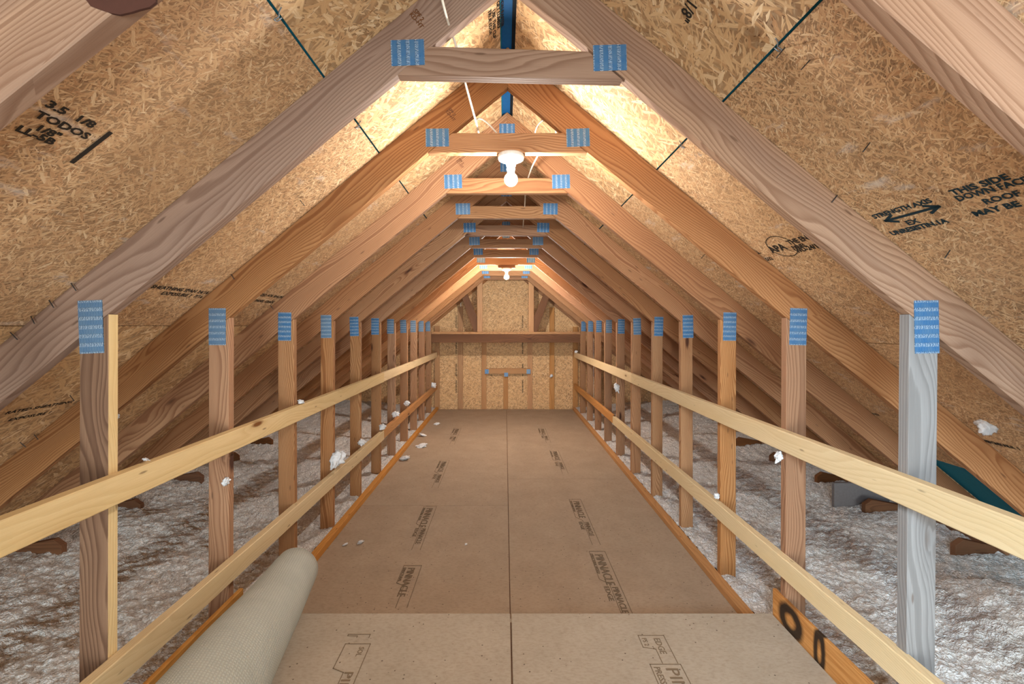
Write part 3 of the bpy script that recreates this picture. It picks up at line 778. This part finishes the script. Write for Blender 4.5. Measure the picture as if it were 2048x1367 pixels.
# ------------------------------------------------------------------ stray tufts
def tuft_mesh(seed):
    bm = bmesh.new(); bmesh.ops.create_icosphere(bm, subdivisions=4, radius=1); r = np.random.RandomState(seed)
    dirs = r.randn(70, 3); dirs /= np.linalg.norm(dirs, axis=1)[:, None]; amp = r.uniform(.05, .42, 70)
    for v in bm.verts:
        c = np.array(v.co); k = np.exp(-((1-dirs@c)/.022))
        f = .74+float((k*amp).sum())*.8+.12*float(np.sin(c@r.randn(3)*0+c[0]*17+c[1]*13+c[2]*11))
        v.co = Vector(c*f)
    me = bm_mesh(bm, 'insulation_tuft', True); me.materials.append(M['tuft']); return me
TM = [tuft_mesh(k) for k in range(5)]
def tuft(px, py, D, size_px, label, fl=1.0, wide=1.0):
    o = bpy.data.objects.new('insulation_tuft', TM[random.randrange(5)]); COL.objects.link(o)
    r = size_px/F*D/2/1.1; p = ray(px, py, D); o.location = p
    o.scale = (r*wide, r, r*fl); o.rotation_euler = (random.uniform(-.3, .3), random.uniform(-.3, .3), random.uniform(0, 6))
    return meta(o, label=label, cat='insulation tuft', group='loose white insulation tufts')
def dl(px, x): return F*abs(x)/abs(px-PX)
tuft(672, 918, dl(672, 1.215), 26, 'largest white tuft on the left lower rail, at the fourth left post', 1.6)
tuft(723, 884, dl(723, 1.215), 16, 'white tuft on the left lower rail before the fifth left post', .9)
tuft(765, 853, dl(765, 1.215), 15, 'white tuft on the left lower rail at the sixth left post', .9)
tuft(790, 828, dl(790, 1.215), 14, 'white tuft on the left lower rail at the seventh left post', .9)
tuft(814, 806, dl(814, 1.215), 12, 'white tuft on the left lower rail past its board joint, before the last posts')
tuft(866, 770, dl(866, 1.215), 13, 'white tuft at the far end of the left lower rail')
tuft(602, 803, dl(602, 1.215), 15, 'white tuft on the left upper rail at the third left post', .6)
tuft(291, 918, dl(291, 1.222), 12, 'small white tuft on the left upper rail between the first two posts', .5)
tuft(452, 962, TD(2)-.005, 15, 'white tuft stuck on the second left post below the upper rail', 1.3)
tuft(1233, 774, TD(7)-.01, 12, 'white tuft stuck on a right post between the two rails', 1.5)
tuft(1558, 912, TD(2)-.005, 17, 'white tuft stuck on the second right post under the upper rail', 1.3)
tuft(1434, 991, dl(1434, 1.24), 12, 'small white tuft on the right lower rail at the third right post')
tuft(1152, 703, dl(1152, 1.235), 7, 'tiny white tuft at the far end of the right upper rail')
tuft(1103, 751, 8.03, 7, 'tiny white tuft on the end wall right of the short ledger')
FV = -1.487
def ftuft(px, py, size, label, fl=.35, wide=1.4):
    D = -FV*F/(py-PY); tuft(px, py-size*.12, D, size, label, fl, wide)
ftuft(843, 893, 18, 'flat white tuft on the left floor panel, the lower of two near the curb')
ftuft(847, 871, 13, 'flat white tuft on the left floor panel, the upper of two near the curb')
ftuft(874, 848, 10, 'white tuft on the floor at the far left near the curb')
ftuft(808, 918, 20, 'white tuft on the floor against the left curb', .5)
ftuft(720, 1085, 13, 'round white tuft on the floor right of the carpet roll end', .6, 1.1)
ftuft(690, 1089, 8, 'small white tuft on the floor next to the round one')
ftuft(932, 1088, 6, 'tiny white tuft near the middle of the left floor panel', .6, 1)
p, dist, D = roof_hit(1970, 848, 1); tuft(1972, 850, D-.01, 34, 'white tuft stuck on the roof board at far right, below the rafters', 1.2)
p, dist, D = roof_hit(232, 832, -1); tuft(232, 832, D-.01, 12, 'small white tuft stuck on the roof board right of the first left post')

# ------------------------------------------------------------------ eaves
for s in (-1, 1):
    for i in (1, 3):
        o = box('eave_block', s*2.93 if s < 0 else 2.93, s*2.97, TD(i)+TH+.002 if i else .8, TD(i+1)-.002, -1.58, -1.22, M['dark'], None)
        meta(o, label='dark wood block low at the %s eave, %s between two trusses' % ('left' if s < 0 else 'right', 'nearer one' if i == 1 else 'farther one'), cat='blocking', group='eave blocks')
o = box('insulation_baffle', 2.5, 2.92, 3.40, 3.43, -1.5, -1.19, M['foam'], None)
meta(o, label='grey board standing in the insulation behind the right posts', cat='baffle')
